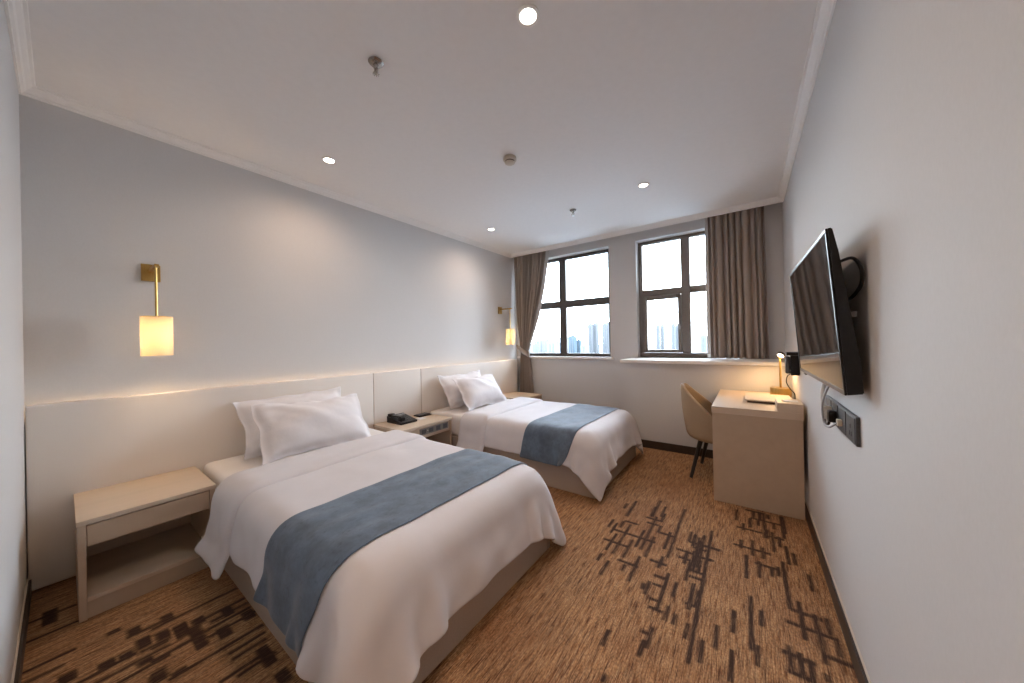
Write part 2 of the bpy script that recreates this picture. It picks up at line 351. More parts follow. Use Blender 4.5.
skirting('baseboard_right', box(W-.014, W, -2.2, LEDGE_Y, 0, .078), box(W-.006, W, -2.2, LEDGE_Y, .078, .083))
skirting('baseboard_front', box(0.09, 2.35, 0, .014, 0, .076), box(0.09, 2.35, 0, .005, .076, .084))
struct('baseboard_back', box(LEDGE_X+.17, W-.014, LEDGE_Y-.014, LEDGE_Y, 0, .085), M['skirting'])

# ---- windows
def member(name, x0, x1, z0, z1, parent, mat, y0=4.64, y1=4.70, bev=.004):
    return bobj(name, box(x0, x1, y0, y1, z0, z1, bev, 1), mat, parent)
def pane(x0, x1, z0, z1, parent): return bobj('pane', box(x0-.004, x1+.004, 4.668, 4.673, z0-.004, z1+.004), M['glass'], parent)
w1 = thing('window_1', 'four light window with dark frame behind the tied back curtain', 'window', (.81, 4.67, 1.005)); w1['kind'] = 'structure'; del w1['category']
F = M['frame']
member('frame_rail', .062, 1.558, 2.482, 2.526, w1, F); member('frame_rail', .062, 1.558, 1.007, 1.055, w1, F)
member('frame_stile', .062, .11, 1.055, 2.482, w1, F); member('frame_stile', 1.505, 1.558, 1.055, 2.482, w1, F)
member('mullion', .736, .846, 1.055, 2.482, w1, F)
for a, b in ((.11,.742), (.838,1.505)):
    member('transom', a, b, 1.752, 1.858, w1, F)
    pane(a, b, 1.055, 1.762, w1); pane(a, b, 1.848, 2.482, w1)
bobj('window_sill', box(.02, 1.60, WIN_Y-.035, 4.64, .975, 1.006, .004), M['crown'], w1)
w2 = thing('window_2', 'bronze framed window with opening sash beside the long drawn curtain', 'window', (2.48, 4.67, 1.005)); w2['kind'] = 'structure'; del w2['category']
F = M['frame_lit']
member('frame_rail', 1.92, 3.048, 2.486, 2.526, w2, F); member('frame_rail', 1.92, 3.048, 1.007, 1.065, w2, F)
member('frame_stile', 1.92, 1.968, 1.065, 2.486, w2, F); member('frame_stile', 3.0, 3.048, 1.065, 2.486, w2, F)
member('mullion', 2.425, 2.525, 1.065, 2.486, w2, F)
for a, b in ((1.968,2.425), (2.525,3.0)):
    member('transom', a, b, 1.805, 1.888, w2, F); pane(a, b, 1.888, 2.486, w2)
pane(2.525, 3.0, 1.065, 1.805, w2)
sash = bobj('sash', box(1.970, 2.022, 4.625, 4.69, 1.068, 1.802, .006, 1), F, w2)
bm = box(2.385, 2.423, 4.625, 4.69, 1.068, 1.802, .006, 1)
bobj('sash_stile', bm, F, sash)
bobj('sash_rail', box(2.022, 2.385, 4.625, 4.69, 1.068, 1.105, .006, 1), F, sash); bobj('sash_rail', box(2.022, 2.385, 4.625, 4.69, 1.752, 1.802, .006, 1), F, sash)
bobj('pane', box(2.02, 2.387, 4.655, 4.660, 1.10, 1.756), M['glass'], sash)
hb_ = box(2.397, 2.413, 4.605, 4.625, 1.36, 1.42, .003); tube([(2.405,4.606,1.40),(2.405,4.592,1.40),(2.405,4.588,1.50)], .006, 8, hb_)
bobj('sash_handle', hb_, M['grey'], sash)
bobj('window_sill', box(LEDGE_X-.035, W-.002, LEDGE_Y-.03, 4.64, .97, 1.005, .005), M['crown'], w2)

# ================================================================== BEDS
def fnoise(P, seed, scale, n=10):
    r = np.random.RandomState(seed); out = np.zeros(P.shape[:-1])
    for _ in range(n):
        k = r.normal(size=P.shape[-1])*scale; out += np.sin(P @ k + r.uniform(0, 6.28))
    return out/math.sqrt(n)
def drape(bx1, by0, by1, top, head, oh_near, oh_far, oh_foot, seed, h=.027, steps=170, iters=12, slope=.16):
    """hang a rectangular quilt over the mattress block with position based dynamics"""
    nb = int(round((by1-by0+oh_near+oh_far)/h)); b = np.linspace(by0-oh_near, by1+oh_far, nb+1)
    x1 = bx1+oh_foot; na = int(round((x1-.5)/h))
    x0 = np.interp(b, [by0-oh_near, by0, by1, by1+oh_far], [head[0], head[0], head[1], head[1]])
    s = np.linspace(0, 1, na+1)
    A = x0[None,:]+(x1-x0[None,:])*s[:,None]; B = np.broadcast_to(b[None,:], A.shape)
    P = np.stack([A, B, np.full(A.shape, top)], -1).astype(np.float64)
    rest = P.copy()
    P[...,2] += .004 + .0015*fnoise(rest[...,:2], seed, 14)
    ix, iy = np.maximum(A-(bx1-.30), 0), np.maximum(np.abs(B-(by0+by1)/2)-((by1-by0)/2-.30), 0)
    pin = np.sqrt(ix**2+iy**2) < .23
    V = np.zeros_like(P); r = .055; rng = np.random.RandomState(seed)
    pairs = []
    def add(di, dj, k):
        L = None
        ii = np.arange(0, A.shape[0]-di); 
        for c in range(2*max(di, 1) if di else 1):
            for e in range(2*max(dj, 1) if (dj and not di) else 1):
                I = ii[(ii % (2*max(di,1))) == c] if di else ii
                J = np.arange(max(0,-dj), A.shape[1]-max(0,dj))
                if dj and not di: J = J[(J % (2*abs(dj))) == e]
                if len(I) == 0 or len(J) == 0: continue
                i0 = np.ix_(I, J); i1 = np.ix_(I+di, J+dj)
                L = np.linalg.norm(rest[i1]-rest[i0], axis=-1); pairs.append((i0, i1, L, k))
    add(1,0,1.0); add(0,1,1.0); add(1,1,.6); add(1,-1,.6); add(2,0,.22); add(0,2,.22)
    free = (~pin).astype(float); ls = []
    for i0, i1, L, k in pairs:
        w0, w1_ = free[i0], free[i1]; ws = w0+w1_; ws[ws == 0] = 1e9
        ls.append((i0, i1, L, (k*w0/ws)[...,None], (k*w1_/ws)[...,None]))
    dt = 1/45
    def collide(P, V=None):
        z = P[...,2]; fl = slope*np.clip(top-.05-z, 0, 1)
        lo0, hi0, hx = by0-fl+r, by1+fl-r, bx1+fl-r
        c = np.stack([np.minimum(P[...,0], hx), np.clip(P[...,1], lo0, hi0), np.minimum(z, top-r)], -1)
        dv = P-c; dist = np.linalg.norm(dv, axis=-1)
        hit = (dist < r) & (dist > 1e-6)
        sc = np.where(hit, r/np.maximum(dist, 1e-6), 1.0)
        Q = c+dv*sc[...,None]
        deep = dist <= 1e-6
        Q[...,2] = np.where(deep, np.maximum(Q[...,2], top), Q[...,2])
        Q[...,2] = np.maximum(Q[...,2], .012)
        return Q, hit
    for st in range(steps):
        V[...,2] -= 9.8*dt*free; V *= .965 if st < steps*.6 else .90
        old = P.copy(); P = P+V*dt*free[...,None]
        for _ in range(iters):
            for i0, i1, L, a0, a1 in ls:
                d = P[i1]-P[i0]; n = np.linalg.norm(d, axis=-1)+1e-9; c = ((n-L)/n)[...,None]*d
                P[i0] += a0*c; P[i1] -= a1*c
        P, hit = collide(P)
        V = (P-old)/dt*free[...,None]
        V[hit] *= .55
    # soft wrinkles in the hanging part
    return P, rest
def smooth_grid(P, n=1):
    for _ in range(n):
        Q = P.copy(); Q[1:-1,1:-1] = .5*P[1:-1,1:-1]+.125*(P[2:,1:-1]+P[:-2,1:-1]+P[1:-1,2:]+P[1:-1,:-2]); P = Q
    return P
def grid_normals(P):
    du = np.gradient(P, axis=0); dv = np.gradient(P, axis=1); n = np.cross(du, dv); return n/(np.linalg.norm(n, axis=-1, keepdims=True)+1e-9)

BASE_TOP, MAT_TOP, BX0, BX1 = .25, .478, .095, 2.10
def make_bed(y0, y1, seed, oh, text):
    bed = thing('bed', text['bed'], 'bed', ((BX0+BX1)/2, (y0+y1)/2, 0), 'twin beds')
    t = .03
    bobj('side_panel', box(BX0, BX1, y0, y0+t, .003, BASE_TOP, .004), M['bedbase'], bed)
    bobj('side_panel', box(BX0, BX1, y1-t, y1, .003, BASE_TOP, .004), M['bedbase'], bed)
    bobj('foot_panel', box(BX1-t, BX1-.001, y0+t, y1-t, .003, BASE_TOP, .004), M['bedbase'], bed)
    bobj('platform', box(BX0, BX1-t, y0+t, y1-t, BASE_TOP-.03, BASE_TOP), M['bedbase'], bed)
    bobj('mattress', box(BX0+.005, BX1-.085, y0+.022, y1-.022, BASE_TOP, MAT_TOP-.004, .055, 5), M['sheet'], bed, True)
    P, rest = drape(BX1, y0, y1, MAT_TOP+.004, (.66, .63), *oh, seed)
    P = smooth_grid(P, 2)
    hang = np.clip((MAT_TOP-.03-P[..., 2])/.15, 0, 1)
    N = grid_normals(P); N *= np.sign(N[5, P.shape[1]//2, 2])
    P = P+N*(hang*.006*fnoise(rest[..., :2], seed+20, 22)+(.0015+.003*(1-hang))*np.clip(fnoise(rest[..., :2]*np.array([1.0, .35]), seed+30, 24), -.3, 2))[..., None]
    P = P+N*(.002*(1-hang)+.001)[..., None]
    me = grid_mesh('duvet', P); N = grid_normals(P)
    if N[5, P.shape[1]//2, 2] < 0: me.flip_normals(); N = -N
    duvet = link('duvet', me, M['linen'], None, True); label(duvet, text['duvet'], 'duvet', 'white duvets on the beds')
    solid(duvet, .016, 1.0, 1)
    # turned back fold at the head
    k = int(np.argmin(abs(rest[:, P.shape[1]//2, 0]-1.0)))
    Q = P[:k+1]+N[:k+1]*.026
    Q[-1] = P[k]+N[k]*.006; Q[0] = P[0]+N[0]*.012
    e1 = Q[:, :1]+(Q[:, :1]-Q[:, 2:3])*.5; e1[...,1] -= .012; e2 = e1+(e1-Q[:, :1]); e2[...,1] -= .010
    fl = np.linspace(0, 1, k+1)[:, None]
    e2[..., 2] = np.maximum(e2[..., 2]-.05*fl, .03)
    Q = np.concatenate([e2, e1, Q], 1)
    me = grid_mesh('turned_back_fold', Q); 
    if grid_normals(Q)[3, Q.shape[1]//2, 2] < 0: me.flip_normals()
    f = link('turned_back_fold', me, M['linen'], duvet, True); solid(f, .010, 1.0, 1)
    # runner
    i0 = int(np.argmin(abs(rest[:, P.shape[1]//2, 0]-1.50))); i1 = int(np.argmin(abs(rest[:, P.shape[1]//2, 0]-1.955)))
    hg = rest[1, P.shape[1]//2, 0]-rest[0, P.shape[1]//2, 0]; Q = np.zeros((i1-i0+1, P.shape[1], 3)); ar = np.arange(P.shape[0])
    for j in range(P.shape[1]):
        off = np.interp(rest[0, j, 1], [y0-.2, y0+.05, y1], [-.075, -.03, 0.0])/hg
        for c in range(3): Q[:, j, c] = np.interp(np.arange(i0, i1+1)+off, ar, P[:, j, c]+N[:, j, c]*.0185)
    ext = Q[:, :1]+(Q[:, :1]-Q[:, 1:2])*.8
    Q = np.concatenate([ext, Q], 1)
    me = grid_mesh('bed_runner', Q)
    if grid_normals(Q)[3, Q.shape[1]//2, 2] < 0: me.flip_normals()
    rn = link('bed_runner', me, M['runner'], None, True); label(rn, text['runner'], 'bed runner', 'blue bed runners'); solid(rn, .005, 1.0, 1)
    return bed

T1 = dict(bed='nearer twin bed with taupe base beside the open nightstand', duvet='white duvet on the nearer bed with its corner spilling over the foot',
          runner='blue velvet runner across the nearer bed')
T2 = dict(bed='farther twin bed with taupe base nearest the windows', duvet='white duvet on the farther bed by the windows', runner='blue velvet runner across the farther bed')
make_bed(.636, 1.83, 3, (.215, .25, .24), T1)
make_bed(2.545, 3.70, 11, (.20, .205, .235), T2)

def pillow(yc, xb, tilt, seed, lab, width=.76, hgt=.435, thick=.175, roll=0.0, yaw=0.0):
    nu, nv = 40, 26
    u = np.linspace(-1, 1, nu); v = np.linspace(-1, 1, nv); U, V = np.meshgrid(u, v, indexing='ij')
    x = U*width/2*(1-.07*(1-V**2)); y = V*hgt/2*(1-.09*(1-U**2))
    f = .91
    g = np.clip(1-np.abs(U/f)**3.0, 0, 1)*np.clip(1-np.abs(V/(f*.97))**2.6, 0, 1)
    t = thick/2*g**.55
    wr = fnoise(np.stack([U*2.2, V*2.0], -1), seed, 1.6)*.011*np.clip(g*2, 0, 1)
    wr += .007*np.clip(g*2.5, 0, 1)*fnoise(np.stack([U*5+V*4, V*1.5-U*.8], -1), seed+3, 1.3)*np.clip(.4+V, 0, 1)
    y = y+.007*fnoise(np.stack([U*4, V*.5], -1), seed+7, 1.4)*np.abs(V); x = x+.006*fnoise(np.stack([U*.5, V*5], -1), seed+8, 1.3)*np.abs(U)
    ra = np.abs(U)**2*.01*fnoise(np.stack([U*1.2, V*7], -1), seed+5, 1.5)
    flange = (g <= 0)
    edge = .010*fnoise(np.stack([U*9, V*7], -1), seed+9, 1.0)*flange
    top = t+wr+ra*(g > 0)*.5+.004*(~flange)+edge+.0015; bot = -t+wr*.4-.004*(~flange)+edge-.0015
    pts = []
    for w_ in (top, bot):
        pts.append(np.stack([x, y, w_], -1))
    bmA = bmesh.new()
    for gi, G in enumerate(pts):
        vs_ = [[bmA.verts.new(G[i,j]) for j in range(nv)] for i in range(nu)]
        for i in range(nu-1):
            for j in range(nv-1):
                q = (vs_[i][j], vs_[i+1][j], vs_[i+1][j+1], vs_[i][j+1]); bmA.faces.new(q if gi == 0 else q[::-1])
        if gi == 0: va = vs_
        else: vb = vs_
    ring = [(i,0) for i in range(nu)]+[(nu-1,j) for j in range(1,nv)]+[(i,nv-1) for i in range(nu-2,-1,-1)]+[(0,j) for j in range(nv-2,0,-1)]
    for (a, b), (c, d) in zip(ring, ring[1:]+ring[:1]): bmA.faces.new((va[a][b], vb[a][b], vb[c][d], va[c][d]))
    # local x -> world Y, local y -> up leaning back, local z -> facing +X
    up = Vector((-math.sin(tilt), 0, math.cos(tilt))); nrm = Vector((math.cos(tilt), 0, math.sin(tilt)))
    R3 = Matrix((Vector((0,1,0)), up, nrm)).transposed().to_4x4()
    base = Vector((xb, yc, MAT_TOP+.012))
    m_ = Matrix.Translation(base) @ Matrix.Rotation(yaw, 4, 'Z') @ R3 @ Matrix.Translation((0, hgt/2, 0)) @ Matrix.Rotation(roll, 4, 'Z')
    bmesh.ops.transform(bmA, matrix=m_, verts=bmA.verts[:])
    for v_ in bmA.verts:
        if v_.co.z < MAT_TOP+.012: v_.co.z = MAT_TOP+.012+.0*(v_.co.z)
    me = bpy.data.meshes.new('pillow'); bmesh.ops.recalc_face_normals(bmA, faces=bmA.faces[:]); bmA.to_mesh(me); bmA.free()
    o = link('pillow', me, M['pillow'], None, True); label(o, lab, 'pillow', 'white pillows on the beds')
    s = o.modifiers.new('smooth', 'SUBSURF'); s.levels = s.render_levels = 1
    return o
pillow(1.205, .345, math.radians(30), 1, 'white pillow leaning on the headboard behind the front pillow of nearer bed', roll=.02)
pillow(1.225, .605, math.radians(37), 2, 'white front pillow of the nearer bed', roll=-.03)
pillow(3.06, .345, math.radians(30), 3, 'white pillow leaning on the headboard behind the front pillow of farther bed', roll=.015)
pillow(3.09, .595, math.radians(37), 4, 'white front pillow of the farther bed', width=.74, roll=-.02)

# ================================================================== HEADBOARD
hd = thing('headboard', 'long cream upholstered headboard in three panels along the wall', 'headboard', (.05, 2.2, 0))
for a, b in ((.004, 1.9135), (1.9155, 2.4905), (2.4925, 4.392)):
    bobj('panel', box(.032, .090, a, b, .012, .965, .010, 3), M['headboard'], hd, True)
bobj('backing_board', box(.001, .032, .004, 4.392, .003, .865), M['headboard'], hd)
bobj('led_strip', box(.006, .022, .03, 4.37, .865, .871), M['led'], hd)
for a, b in ((.03, 1.47), (1.47, 2.92), (2.92, 4.37)):
    l = lamp('headboard_light', 'AREA', (.015, (a+b)/2, .876), LED_W, WARM, hd, shape='RECTANGLE', size=.012, size_y=b-a)
    l.rotation_euler = (PI, 0, 0)

# ================================================================== NIGHTSTANDS
def nightstand(y0, y1, lab, panel=False, xf=.60):
    x0 = .094; zt = .462
    n = thing('nightstand', lab, 'nightstand', ((x0+xf)/2, (y0+y1)/2, 0), 'bedside nightstands')
    L, t = M['laminate'], .024
    bobj('top', box(x0, xf+.006, y0-.004, y1+.004, zt-.022, zt, .0025), L, n)
    for a in (y0, y1-t): bobj('side_panel', box(x0, xf, a, a+t, .002, zt-.022, .002), M['laminate_shaded'], n)
    bobj('back_panel', box(x0, x0+.012, y0+t, y1-t, .10, zt-.022), M['laminate_shaded'], n)
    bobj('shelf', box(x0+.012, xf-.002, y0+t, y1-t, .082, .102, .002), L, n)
    bobj('plinth', box(xf-.03, xf-.012, y0+t, y1-t, .002, .082), M['laminate_shaded'], n)
    dr = bobj('drawer', box(xf-.02, xf-.002, y0+t+.002, y1-t-.002, .335, zt-.028, .002), M['laminate_shaded'], n)
    bobj('drawer_box', box(x0+.03, xf-.02, y0+t+.015, y1-t-.015, .345, zt-.04), L, dr)
    if panel:
        cp = bobj('control_panel', box(xf-.002, xf+.004, y0+.20, y1-.05, .365, .428, .002), M['panel_grey'], n)
        w_ = (y1-.05-(y0+.20))
        for k in range(4):
            c = y0+.20+w_*(k+.5)/4
            if k in (0, 1): bobj('switch_rocker', box(xf+.004, xf+.007, c-.026, c+.026, .376, .417, .002), M['charcoal'], cp)
            else:
                s = bobj('socket', box(xf+.004, xf+.0065, c-.026, c+.026, .374, .419, .002), M['charcoal'], cp)
        bobj('indicator', lathe([(0,0),(.004,0),(.004,.003),(0,.003)], (xf+.004, y0+.20+w_*.25, .40), 'X', 10), M['white'], cp)
    return n
nightstand(.150, .624, 'open beige nightstand by the near corner with a drawer and empty shelf')
nightstand(1.905, 2.515, 'beige nightstand between the beds holding the telephone', True, .545)
nightstand(3.785, 4.28, 'beige nightstand beyond the farther bed under the curtain', False, .60)

# telephone
ph = thing('telephone', 'black desk telephone on the nightstand between the beds', 'telephone', (.25, 2.12, .462))
z0 = .463
bobj('base', prism([(.145, z0), (.375, z0), (.375, z0+.018), (.145, z0+.062)], 'Y', 2.02, 2.21), M['black'], ph)
hs = box(.165, .355, 2.028, 2.072, z0+.060, z0+.078, .008, 3)
box(.150, .205, 2.022, 2.078, z0+.050, z0+.086, .012, 3, hs); box(.315, .370, 2.022, 2.078, z0+.030, z0+.070, .012, 3, hs)
bobj('handset', hs, M['black'], ph, True)
for r_ in range(4):
    for c_ in range(3):
        x_, y_ = .235+r_*.030, 2.105+c_*.030; zz = z0+.062-(x_-.145)*.191
        bobj('key', box(x_-.008, x_+.008, y_-.009, y_+.009, zz-.002, zz+.004, .0015, 1), M['charcoal'], ph)
bobj('display', box(.165, .205, 2.10, 2.195, z0+.052, z0+.0605, .001), M['grey'], ph)
nb = thing('notepad_holder', 'flat black pad holder with pen on the nightstand beside the telephone', 'notepad', (.20, 2.41, .462))
bobj('holder', box(.150, .262, 2.335, 2.490, z0, z0+.012, .004, 2), M['black'], nb, True)
bobj('pad', box(.160, .235, 2.345, 2.480, z0+.012, z0+.016, .001), M['charcoal'], nb)
bobj('pen', tube([(.248, 2.35, z0+.0165), (.248, 2.475, z0+.0165)], .0045, 8), M['brown'], nb, True)
pp = bobj('paper_slip', box(.265, .355, 2.262, 2.350, z0-.0005, z0+.002), M['paper']); label(pp, 'white paper slip on the nightstand between telephone and black pad', 'paper')

# ================================================================== SCONCES
def sconce(yc, lab):
    s = thing('wall_sconce', lab, 'wall lamp', (0, yc, 1.67), 'brass wall sconces')
    bobj('wall_plate', box(.001, .016, yc-.042, yc+.042, 1.675, 1.782, .003), M['brass'], s)
    bobj('arm', box(.016, .235, yc-.010, yc+.010, 1.735, 1.752, .003), M['brass'], s)
    bobj('rod', tube([(.195, yc, 1.738), (.195, yc, 1.435)], .006, 10), M['brass'], s)
    r, z0_, z1_ = .068, 1.204, 1.437
    n = 40; ring = np.array([[r*math.cos(2*PI*k/n), r*math.sin(2*PI*k/n)] for k in range(n)])
    P = np.array([[[.195+a, yc+b, z] for a, b in ring] for z in np.linspace(z0_, z1_, 9)])
    sh = link('shade', grid_mesh('shade', P, True), M['shade'], s, True)
    bobj('shade_ring', tube([(.195+(r-.001)*math.cos(2*PI*k/32), yc+(r-.001)*math.sin(2*PI*k/32), z1_) for k in range(33)], .002, 6), M['brass'], sh)
    sp = tube([(.195-r, yc, z1_-.004), (.195+r, yc, z1_-.004)], .002, 6); tube([(.195, yc-r, z1_-.004), (.195, yc+r, z1_-.004)], .002, 6, sp)
    bobj('shade_spider', sp, M['brass'], sh)
    bobj('bulb', lathe([(0,1.28),(.014,1.284),(.02,1.30),(.02,1.325),(.012,1.36),(.010,1.40),(0,1.40)], (.195, yc, 0), n=16), M['bulb'], s, True)
    lamp('sconce_light', 'POINT', (.195, yc, 1.305), SCONCE_W, WARM, s, shadow_soft_size=.022)
sconce(.456, 'brass wall sconce with lit fabric shade above the near nightstand')
sconce(4.075, 'brass wall sconce with lit fabric shade beside the tied curtain')

# ================================================================== CEILING FITTINGS
def downlight(x, y, lab, z=H, power=SPOT_W):
    d = thing('downlight', lab, 'downlight', (x, y, z-.02), 'recessed ceiling downlights')
    bobj('trim_ring', lathe([(.036,0),(.050,0),(.050,-.003),(.046,-.006),(.036,-.004),(.036,0)], (x, y, z-.0005), n=32, cap=False), M['crown'], d, True)
    bobj('lamp_face', lathe([(0,-.0018),(.036,-.0018),(.036,-.0008),(0,-.0008)], (x, y, z), n=28), M['lamp_disc'], d)
    lamp('downlight_beam', 'SPOT', (x, y, z-.012), power, SOFT, d, spot_size=math.radians(165), spot_blend=1.0, shadow_soft_size=.035)
downlight(0.536, 1.322, 'lit downlight above the nearer bed near the headboard wall')
downlight(2.341, 1.312, 'lit downlight at the top edge nearest the viewer')
downlight(0.521, 3.268, 'lit downlight above the farther bed near the headboard wall')
downlight(2.339, 3.244, 'lit downlight in front of the right window')
downlight(2.85, -.9, 'added fill downlight in the entry behind the viewer', 2.45, 60.0)  # unseen lamp added as fill for the near ceiling and window wall
def sprinkler(x, y, lab):
    s = thing('sprinkler', lab, 'sprinkler', (x, y, H-.07), 'ceiling sprinklers')
    bobj('escutcheon', lathe([(.010,-.002),(.034,-.002),(.036,-.006),(.028,-.014),(.012,-.018),(.010,-.002)], (x, y, H), n=24, cap=False), M['chrome'], s, True)
    bobj('nozzle', lathe([(0,-.002),(.011,-.002),(.011,-.034),(.008,-.038),(0,-.038)], (x, y, H), n=16), M['chrome'], s, True)
    a = tube(spline([(x-.008,y,H-.034),(x-.016,y,H-.048),(x-.006,y,H-.062)], 8), .0028, 8); tube(spline([(x+.008,y,H-.034),(x+.016,y,H-.048),(x+.006,y,H-.062)], 8), .0028, 8, a)
    bobj('frame_arms', a, M['chrome'], s, True)
    bobj('glass_bulb', tube([(x,y,H-.038),(x,y,H-.060)], .003, 8), M['brown'], s, True)
    df = lathe([(0,-.060),(.008,-.060),(.008,-.064),(0,-.064)], (x, y, H), n=16)
    for k in range(8):
        c = lathe([(0,0),(.0035,0),(.0035,.002),(0,.002)], (x+.013*math.cos(k*PI/4), y+.013*math.sin(k*PI/4), H-.064), n=6); merge(df, c)
    bobj('deflector', df, M['chrome'], s)
sprinkler(1.612, 1.047, 'chrome ceiling sprinkler nearest the viewer')
sprinkler(1.588, 3.355, 'small chrome ceiling sprinkler close to the windows')
sd = thing('smoke_detector', 'round pale smoke detector in the middle of the ceiling', 'smoke detector', (1.638, 2.138, H-.05))
bobj('base_plate', lathe([(0,0),(.048,0),(.050,-.004),(.050,-.022),(.044,-.028),(0,-.028)], (1.638,2.138,H), n=32), M['cream'], sd, True)
bobj('vent_gap', lathe([(0,-.028),(.036,-.028),(.036,-.036),(0,-.036)], (1.638,2.138,H), n=32), M['brown'], sd, True)
bobj('sensor_cap', lathe([(0,-.036),(.038,-.036),(.038,-.042),(.026,-.050),(0,-.052)], (1.638,2.138,H), n=32), M['cream'], sd, True)

# ================================================================== CURTAINS
CY = 4.462
def fold_y(s, n, z, seed, amp):
    r = np.random.RandomState(seed); ph = r.uniform(0, 6.28, 3)
    w_ = s + .018*np.sin(2*PI*s*2.3+ph[0]) + .012*np.sin(2*PI*s*4.1+ph[1]+.6*z)
    a = np.sin(2*PI*n*w_+ph[2]); a = np.sign(a)*np.abs(a)**.75
    return amp*a*(.78+.22*np.sin(2*PI*s*1.7+ph[1]))
def curtain_sheet(zs, xl, xr, n, seed, amp, ncol=180, phase=0.0, yoff=0.0):
    s = np.linspace(0, 1, ncol); P = np.zeros((len(zs), ncol, 3))
    for i, z in enumerate(zs):
        a, b, A = xl(z), xr(z), amp(z)
        y = fold_y(s, n, z*.25, seed, A)
        side = .30*np.cos(2*PI*n*s)*(b-a)/n*.35
        P[i,:,0] = a+(b-a)*s+side*np.sin(PI*s); P[i,:,1] = CY+yoff+y; P[i,:,2] = z
    return P
ct = thing('curtain', 'long taupe curtain hanging straight beside the right window', 'curtain', (2.98, CY, 1.01), 'taupe curtains')
zs = np.linspace(1.012, 2.84, 34)
cxl = lambda z: 2.745-.005*(z-1); cxr = lambda z: 3.245+.012*(2.7-z)
P = curtain_sheet(zs, cxl, cxr, 8.5, 4, lambda z: .042 - .006*(z-1))
o = link('panel', grid_mesh('panel', P), M['taupe_cloth'], ct, True); solid(o, .003, 0.0)
sl = np.linspace(0, 1, 8)
P = np.array([[[2.705+.05*s, CY+.030-.02*s+.006*math.sin(3*s+z*2), z] for s in sl] for z in zs])
o = link('lining_edge', grid_mesh('lining_edge', P), M['lining'], ct, True); solid(o, .002, 0.0)

cl = thing('curtain', 'taupe curtain tied back in the corner beside the farther sconce', 'curtain', (.22, CY, .01), 'taupe curtains')
zs = np.concatenate([np.linspace(.015, 1.0, 16), np.linspace(1.03, 1.16, 8), np.linspace(1.2, 2.84, 26)])
lx = lambda z: float(np.interp(z, [0,.48,.95,1.09,1.25,1.6,2.53,2.9], [.07,.095,.115,.118,.10,.06,.022,.02]))
rx = lambda z: float(np.interp(z, [0,.48,.95,1.09,1.25,1.6,2.1,2.53,2.9], [.37,.34,.285,.262,.31,.41,.53,.605,.62]))
amp = lambda z: float(np.interp(z, [0,.9,1.09,1.3,2.0,2.9], [.044,.030,.020,.028,.040,.040]))
P = curtain_sheet(zs, lx, rx, 8, 9, amp)
o = link('panel', grid_mesh('panel', P), M['taupe_cloth'], cl, True); solid(o, .003, 0.0)
zs2 = zs[zs > 1.10]
P = np.array([[[rx(z)-.012+.052*s*min(1,(z-1.05)*1.6), CY+.012+.02*s, z] for s in sl] for z in zs2])
o = link('lining_edge', grid_mesh('lining_edge', P), M['lining'], cl, True); solid(o, .002, 0.0)
ring = []
for k in range(49):
    a = 2*PI*k/48; c = math.cos(a); ring.append((.192+.090*c, CY-.001+.046*math.sin(a), 1.088-.050*c))
P = np.array([[[x+.0*h_, y, z+h_] for x, y, z in ring] for h_ in np.linspace(-.042, .042, 5)])
o = link('tieback', grid_mesh('tieback', P), M['taupe_cloth'], cl, True); solid(o, .005, 1.0)
tail = np.array([[[.105-.075*s, CY-.012+.02*s, 1.135+.04*s+h_*(1-.4*s)] for s in sl] for h_ in np.linspace(-.035, .035, 4)])
o = link('tieback_loop', grid_mesh('tieback_loop', tail), M['taupe_cloth'], cl, True); solid(o, .005, 0.0)
tk = bobj('curtain_track', box(.05, 3.35, CY-.012, CY+.012, 2.862, 2.885, .002), M['white']); label(tk, 'white curtain track hidden up in the ceiling pocket', 'curtain track')

# ================================================================== DESK AND WHAT STANDS ON IT
DX0, DX1, DY0, DY1, DZ = 2.852, 3.383, 3.03, 4.015, .722
dk = thing('desk', 'beige writing desk against the right wall under the television end', 'desk', ((DX0+DX1)/2, (DY0+DY1)/2, 0))
L = M['laminate']
bobj('top', box(DX0, DX1, DY0, DY1, DZ-.048, DZ, .003), L, dk)
bobj('side_panel', box(DX0+.004, DX1-.004, DY0+.002, DY0+.032, .003, DZ-.048, .002), M['laminate_shaded'], dk)
bobj('side_panel', box(DX0+.004, DX1-.004, DY1-.032, DY1-.002, .003, DZ-.048, .002), M['laminate_shaded'], dk)
bobj('back_panel', box(DX1-.024, DX1-.006, DY0+.032, DY1-.032, .25, DZ-.048), L, dk)
bobj('raised_box', box(3.245, DX1, DY0, DY0+.235, DZ, DZ+.060, .003), L, dk)
fo = thing('leather_folder', 'beige folder over a painted shadow line lying flat on the desk', 'folder', (3.2, 3.52, DZ))
bobj('shadow_layer', box(3.075, 3.345, 3.325, 3.675, DZ+.001, DZ+.016), M['brown'], fo)  # dark layer stands in for the shadow line beneath the cover
bobj('cover', box(3.06, 3.36, 3.31, 3.69, DZ+.016, DZ+.026, .003), M['folder'], fo)
cd = thing('paper_card', 'white card with dark edge on the raised desk box', 'card', (3.32, 3.15, DZ+.06))
bobj('card', box(3.285, 3.365, 3.11, 3.18, DZ+.061, DZ+.064), M['paper'], cd)
bobj('dark_backing', box(3.275, 3.315, 3.10, 3.19, DZ+.0605, DZ+.061), M['brown'], cd)

